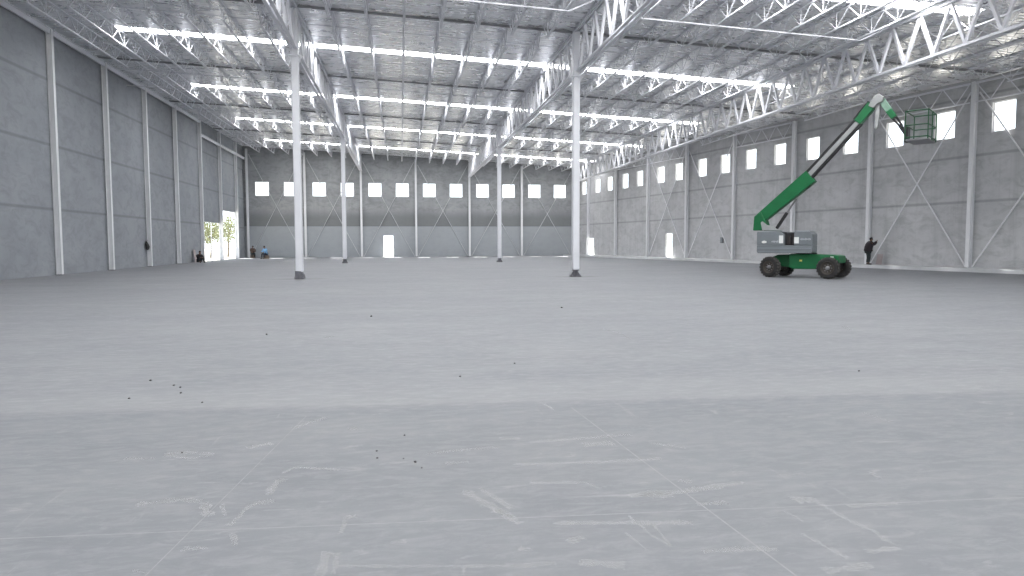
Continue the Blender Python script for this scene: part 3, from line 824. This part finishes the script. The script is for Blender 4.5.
# ------------------------------------------------------------------ people
def skin_mesh(name, verts, edges, radii, mat, parent, root=0, sub=1):
    me = bpy.data.meshes.new(name + '_cage'); me.from_pydata([tuple(v) for v in verts], edges, [])
    o = bpy.data.objects.new(name + '_cage', me); COL.objects.link(o)
    o.modifiers.new('skin', 'SKIN'); s = o.modifiers.new('sub', 'SUBSURF'); s.levels = sub; s.render_levels = sub
    sv = me.skin_vertices[0].data
    for i, r in enumerate(radii):
        sv[i].radius = r if isinstance(r, tuple) else (r, r); sv[i].use_root = (i == root)
    bpy.context.view_layer.update()
    dg = bpy.context.evaluated_depsgraph_get()
    m2 = bpy.data.meshes.new_from_object(o.evaluated_get(dg)); m2.name = name
    m2.materials.clear(); m2.materials.append(mat)
    for p in m2.polygons: p.use_smooth = True
    bpy.data.objects.remove(o); bpy.data.meshes.remove(me)
    r = bpy.data.objects.new(name, m2); COL.objects.link(r); r.parent = parent
    return r

def person(loc, rotz, J, mats, label, bulk=1.0):
    """J: joint positions in local space, facing +x. mats: (jacket, trousers)"""
    g = {k: Vector(v) for k, v in J.items()}
    root = empty('person', loc, rotz); tag(root, label, 'person')
    V, E, R = [], [], []
    def add(p, r, prev=None):
        V.append(Vector(p)); R.append(r)
        if prev is not None: E.append((prev, len(V) - 1))
        return len(V) - 1
    pel = add(g['pelvis'], (.14, .11))
    sp1 = add(g['pelvis'].lerp(g['chest'], .5), (.13, .10), pel)
    ch = add(g['chest'], (.16, .11), sp1)
    nk = add(g['neck'], .055, ch)
    hd = (g['head'] - g['neck']).normalized(); face = Vector(g['face']).normalized()
    jaw = add(g['neck'] + hd * .09 + face * .02, (.062, .07), nk)
    cr = add(g['head'] + hd * .03, (.078, .092), jaw)
    add(g['head'] + hd * .10, (.045, .055), cr)
    add(g['head'] - hd * .02 + face * .115, .012, cr)
    sidev = hd.cross(face).normalized()
    for sg in (-1, 1): add(g['head'] - hd * .01 + sidev * sg * .085, .014, cr)
    for s in ('L', 'R'):
        sh = add(g['sh' + s], .058, ch); el = add(g['el' + s], .042, sh); wr = add(g['wr' + s], .028, el)
        fd = (g['wr' + s] - g['el' + s]).normalized()
        bend = Vector(g.get('curl' + s, (0, 0, -1))).normalized(); lat = fd.cross(bend).normalized()
        bend = lat.cross(fd).normalized()
        pm = add(g['wr' + s] + fd * .055, (.036, .022), wr)
        for i, (off, ln) in enumerate(((-.030, .070), (-.010, .080), (.010, .075), (.029, .060))):
            b0 = g['wr' + s] + fd * .085 + lat * off
            k0 = add(b0, .0095, pm); k1 = add(b0 + fd * ln * .5 + bend * ln * .15, .009, k0); add(b0 + fd * ln * .75 + bend * ln * .55, .008, k1)
        t0 = add(g['wr' + s] + fd * .045 - lat * .045 + bend * .01, .011, pm); add(g['wr' + s] + fd * .095 - lat * .06 + bend * .03, .009, t0)
    for s in ('L', 'R'):
        hp = add(g['hip' + s], .095, pel); kn = add(g['kn' + s], .060, hp); an = add(g['an' + s], .040, kn)
        add(g['toe' + s], .030, an)
    skin_mesh('body', V, E, R, M['skin'], root)
    # jacket
    V, E, R = [], [], []
    hem = add(g['pelvis'] + (g['pelvis'] - g['chest']) * .28, (.175, .15)); a = add(g['pelvis'], (.17, .145), hem); b_ = add(g['pelvis'].lerp(g['chest'], .5), (.165, .13), a); c_ = add(g['chest'], (.185, .135), b_)
    add(g['chest'].lerp(g['neck'], .75), .085, c_)
    for s in ('L', 'R'):
        sh = add(g['sh' + s], .078, c_); m1 = add(g['sh' + s].lerp(g['el' + s], .5), .068, sh); el = add(g['el' + s], .060, m1); m2 = add(g['el' + s].lerp(g['wr' + s], .5), .054, el); add(g['el' + s].lerp(g['wr' + s], .95), .046, m2)
    R = [tuple(c * bulk for c in q) if isinstance(q, tuple) else q * bulk for q in R]
    j = skin_mesh('jacket', V, E, R, mats[0], root)
    V, E, R = [], [], []
    a = add(g['pelvis'], (.155, .13))
    for s in ('L', 'R'):
        hp = add(g['hip' + s], .112, a); kn = add(g['kn' + s], .080, hp); add(g['kn' + s].lerp(g['an' + s], .95), .062, kn)
    skin_mesh('trousers', V, E, R, mats[1], root)
    for s in ('L', 'R'):
        V, E, R = [], [], []
        fd = (g['toe' + s] - g['an' + s]); fd.z = 0; fd.normalize(); gz = g['an' + s].z - .035
        q = add(g['an' + s] - fd * .05 + Vector((0, 0, -.03)), .042); q2 = add(g['an' + s] + fd * .06 + Vector((0, 0, -.035)), .045, q); add(g['toe' + s] + fd * .03, .036, q2)
        skin_mesh('shoe', V, E, R, M['shoe'], root)
    V, E, R = [], [], []
    q = add(g['head'] - face * .055 - hd * .05, .062); q2 = add(g['head'] - face * .040 + hd * .045, (.092, .092), q); q3 = add(g['head'] + face * .005 + hd * .085, (.085, .075), q2); add(g['head'] + face * .05 + hd * .085, (.062, .040), q3)
    skin_mesh('hair', V, E, R, M['hair'], root, sub=2)
    e = MB()
    for sg in (-1, 1):
        c0 = g['head'] + face * .088 + sidev * sg * .032 + hd * .012
        e.lathe([(.0, -.011), (.008, -.008), (.011, 0), (.008, .008), (.0, .011)], 8, 2, c=c0)
    e.build('eyes', M['eye'], root)
    return root

def sy2(d):
    """mirror helper: keys without L/R stay, pairs given as (x, y, z) for L mirrored for R unless R is set"""
    o = dict(d)
    for k, v in d.items():
        if k.endswith('L') and k[:-1] + 'R' not in d: o[k[:-1] + 'R'] = (v[0], -v[1], v[2])
    return o
# standing by the right side wall, head bowed, one hand raised in front of the face
person((27.03, 37.05, .17), -.25, sy2(dict(
    pelvis=(-.02, 0, .84), chest=(.02, 0, 1.16), neck=(.07, 0, 1.34), head=(.13, 0, 1.47), face=(1, 0, -.25),
    shL=(.03, .19, 1.27), shR=(.05, -.19, 1.27), elR=(.22, -.26, 1.18), wrR=(.40, -.10, 1.36), curlR=(.2, .6, .4),
    elL=(.05, .27, 1.02), wrL=(.24, .20, .88), curlL=(.3, 0, -.8),
    hipL=(-.02, .09, .80), knL=(.03, .10, .45), anL=(-.02, .11, .08), toeL=(.13, .13, .035))),
    (M['coat'], M['char']), 'person in dark coat standing by right side wall, hand raised to face', 1.75)
SEAT = sy2(dict(pelvis=(0, 0, .50), chest=(.10, 0, .84), neck=(.16, 0, 1.03), head=(.22, 0, 1.17), face=(1, 0, -.35),
    shL=(.11, .19, .96), elL=(.26, .25, .74), wrL=(.44, .14, .66), curlL=(.2, -.3, -.8),
    hipL=(.03, .09, .48), knL=(.42, .14, .50), anL=(.40, .15, .08), toeL=(.55, .17, .035)))
CROUCH = sy2(dict(pelvis=(0, 0, .16), chest=(.08, 0, .50), neck=(.13, 0, .68), head=(.18, 0, .82), face=(1, 0, -.3),
    shL=(.09, .18, .61), elL=(.28, .22, .45), wrL=(.46, .10, .42), curlL=(.2, -.3, -.8),
    hipL=(.04, .10, .16), knL=(.38, .16, .47), anL=(.52, .15, .08), toeL=(.67, .17, .035)))
person((-16.0, 59.3, 0), -.9, CROUCH, (M['coat'], M['char']), 'person in dark clothes sitting on floor against left wall beside open door', 1.2)
person((-15.35, 76.6, 0), -1.2, SEAT, (M['brown'], M['char']), 'person in dark brown jacket seated near back corner', 1.25)
person((-13.25, 72.5, 0), -2.2, SEAT, (M['blue'], M['navy']), 'person in light blue shirt and navy trousers seated near back corner', 1.25)
# what they sit on and keep beside them
def crate(loc, rot, size, label):
    o = empty('wooden_crate', loc, rot); tag(o, label, 'crate', 'crates used as seats')
    x, y, z = size
    for k in range(3):
        for sg in (-1, 1):
            m_ = MB(); m_.box((0, sg * y / 2, .06 + k * (z - .1) / 2), (x, .02, .1)); m_.build('slat', M['wood'], o)
            m_ = MB(); m_.box((sg * x / 2, 0, .06 + k * (z - .1) / 2), (.02, y, .1)); m_.build('slat', M['wood'], o)
    m_ = MB(); m_.box((0, 0, z), (x + .02, y + .02, .02)); m_.build('lid', M['wood'], o)
crate((-15.35, 76.6, 0), -1.2, (.4, .4, .32), 'wooden crate under the person in brown jacket')
crate((-13.25, 72.5, 0), -2.2, (.4, .4, .32), 'wooden crate under the person in light blue shirt')
def board(loc, rot, lean, size, label, name='leaning_board'):
    m_ = MB(); m_.box((0, 0, size[2] / 2), size)
    o = m_.build(name, M['board'], bevel=.008); o.location = loc; o.rotation_euler = (0, lean, rot)
    tag(o, label, 'board')
board((-16.40, 59.95, .0), 0, -.14, (.03, .62, 1.05), 'faded pinkish board leaning against left wall beside seated person')
pr = Vector((27.60, 36.9, .1))
board((27.75, 37.1, .17), math.atan2(WNRM.y, WNRM.x) + PI, .18, (.03, .40, .62), 'faded pinkish board leaning at right wall beside standing person')
# small bundle hung on the left wall and box on the right wall
o = empty('hung_bundle', (XL + .12, 49.35, 1.1)); tag(o, 'small dark cloth bundle hung on left wall beside the nearest column', 'bundle')
m_ = MB()
prof = [(.02, .62), (.10, .55), (.17, .40), (.20, .22), (.16, .06), (.05, 0), (0, 0)]
m_.lathe(prof, 12, 2); m_.v = [(v[0] * .5 + .03 * math.sin(9 * v[2]), v[1] * 1.2 + .06 * math.sin(7 * v[2]), v[2]) for v in m_.v]
m_.build('cloth', M['tarp'], o)
m_ = MB(); m_.tube((-.12, 0, .66), (.04, 0, .66), .015, 6); m_.tube((.04, 0, .66), (.04, 0, .58), .015, 6); m_.build('hook', M['hub'], o)
p = Vector((xr(52.3), 52.3, 0)) + WNRM * .045
o = empty('electrical_box', (p.x, p.y, 1.45), math.atan2(WNRM.y, WNRM.x)); tag(o, 'small dark electrical box on the right side wall', 'electrical box')
m_ = MB(); m_.box((0, 0, .22), (.08, .34, .44)); m_.build('housing', M['black'], o, bevel=.01)
m_ = MB(); m_.box((.044, 0, .22), (.012, .28, .38)); m_.build('cover', M['hood'], o)
m_ = MB(); m_.tube((-.02, 0, .44), (-.02, 0, .62), .015, 6); m_.build('conduit', M['galv'], o)

# ------------------------------------------------------------------ crumbs of debris on the slab
DEB = [(-0.61, 14.48), (-2.2, 11.9), (1.38, 8.47), (0.64, 7.74), (-2.73, 8.1), (-2.39, 7.77), (-2.29, 7.65), (-2.2, 7.36), (-2.62, 7.18), (-1.87, 6.88), (0.01, 5.42), (-1.57, 5.23), (-0.19, 5.04), (-0.18, 4.87), (0.0, 4.83), (0.08, 4.73), (0.12, 4.6), (3.65, 15.63), (5.23, 7.27)]
DLB = ['lone dark crumb of debris in front of the left column', 'dark crumb of debris well left of the near column foot, by itself', 'dark crumb near the middle just past the pour edge, right of its neighbour',
       'dark crumb near the middle just past the pour edge, left of its neighbour', 'dark crumb in the far left scatter, topmost', 'dark crumb in the far left scatter, second from top',
       'dark crumb in the far left scatter, third from top', 'dark crumb in the far left scatter, fourth from top', 'dark crumb in far left scatter, at the photo edge', 'dark crumb below the far left scatter, on the pour edge',
       'dark crumb just above the loose cluster on the near slab', 'dark crumb inside the chalky oval on the near slab', 'dark crumb on near slab, upper left of the cluster', 'dark crumb on near slab, lower left of the cluster',
       'smallest dark crumb of the near cluster, on top', 'largest dark crumb in middle of the near cluster', 'dark crumb at lower right end of near cluster', 'lone dark crumb right of the second column foot', 'lone faint dark crumb out on the right of the floor']
for i, (x, y) in enumerate(DEB):
    s = .0012 * y * (1.5 if i == 15 else .75 if i == 14 else 1)
    bm = bmesh.new(); bmesh.ops.create_icosphere(bm, subdivisions=2, radius=s)
    for v in bm.verts:
        v.co *= random.uniform(.75, 1.25); v.co.z *= .8; v.co.x *= 1.3
    zmin = min(v.co.z for v in bm.verts)
    for v in bm.verts: v.co.z -= zmin
    me = bpy.data.meshes.new('debris_chip'); bm.to_mesh(me); bm.free(); me.materials.append(M['chip'])
    o = bpy.data.objects.new('debris_chip', me); COL.objects.link(o); o.location = (x, y, .0005); o.rotation_euler = (0, 0, random.uniform(0, 6))
    tag(o, DLB[i], 'debris', 'dark crumbs on the floor')

# ------------------------------------------------------------------ trees seen through the loading doors
def tree(x, y, h, label):
    o = empty('roadside_tree', (x, y, -.16)); tag(o, label, 'tree', 'trees outside the loading doors')
    t = MB(); t.tube((0, 0, 0), (.1, 0, h * .5), .16, 10, .09); t.tube((.1, 0, h * .5), (.5, .3, h * .8), .09, 8, .04); t.tube((.08, 0, h * .45), (-.5, -.3, h * .75), .07, 8, .03); t.build('trunk', M['bark'], o)
    f = MB()
    for i in range(900):
        a = random.uniform(0, 2 * PI); u = random.uniform(-1, 1); rr = random.random() ** .4
        p = Vector((math.cos(a) * math.sqrt(1 - u * u) * rr * h * .32, math.sin(a) * math.sqrt(1 - u * u) * rr * h * .32, h * .68 + u * rr * h * .32))
        q = Quaternion((random.random() - .5, random.random() - .5, random.random() - .5, random.random() - .5)).normalized()
        s = random.uniform(.10, .2)
        f.add([p + q @ Vector(v) * s for v in ((-1, 0, 0), (0, -.5, .1), (1, 0, 0), (0, .5, .1))], [(0, 1, 2, 3)])
    f.build('foliage', M['leaf'], o)
tree(-21.6, 93, 5.2, 'pale sunlit tree outside the taller loading door')
tree(-22.0, 86.5, 4.4, 'pale sunlit tree outside the lower loading door')

# ------------------------------------------------------------------ light
w = bpy.data.worlds.new('hazy_bright_sky'); scn.world = w; w.use_nodes = True
nt = w.node_tree; bg = nt.nodes['Background']; bg.inputs[0].default_value = (.86, .93, 1.0, 1); bg.inputs[1].default_value = 2.5
sun = bpy.data.lights.new('sun', 'SUN'); sun.energy = 60.0; sun.angle = math.radians(.6); sun.color = (1, .97, .92)
so = bpy.data.objects.new('sun', sun); COL.objects.link(so)
dirv = Vector((-.85, -5, -7.4)).normalized()
so.rotation_euler = dirv.to_track_quat('-Z', 'Y').to_euler(); so.location = (5, 60, 40)
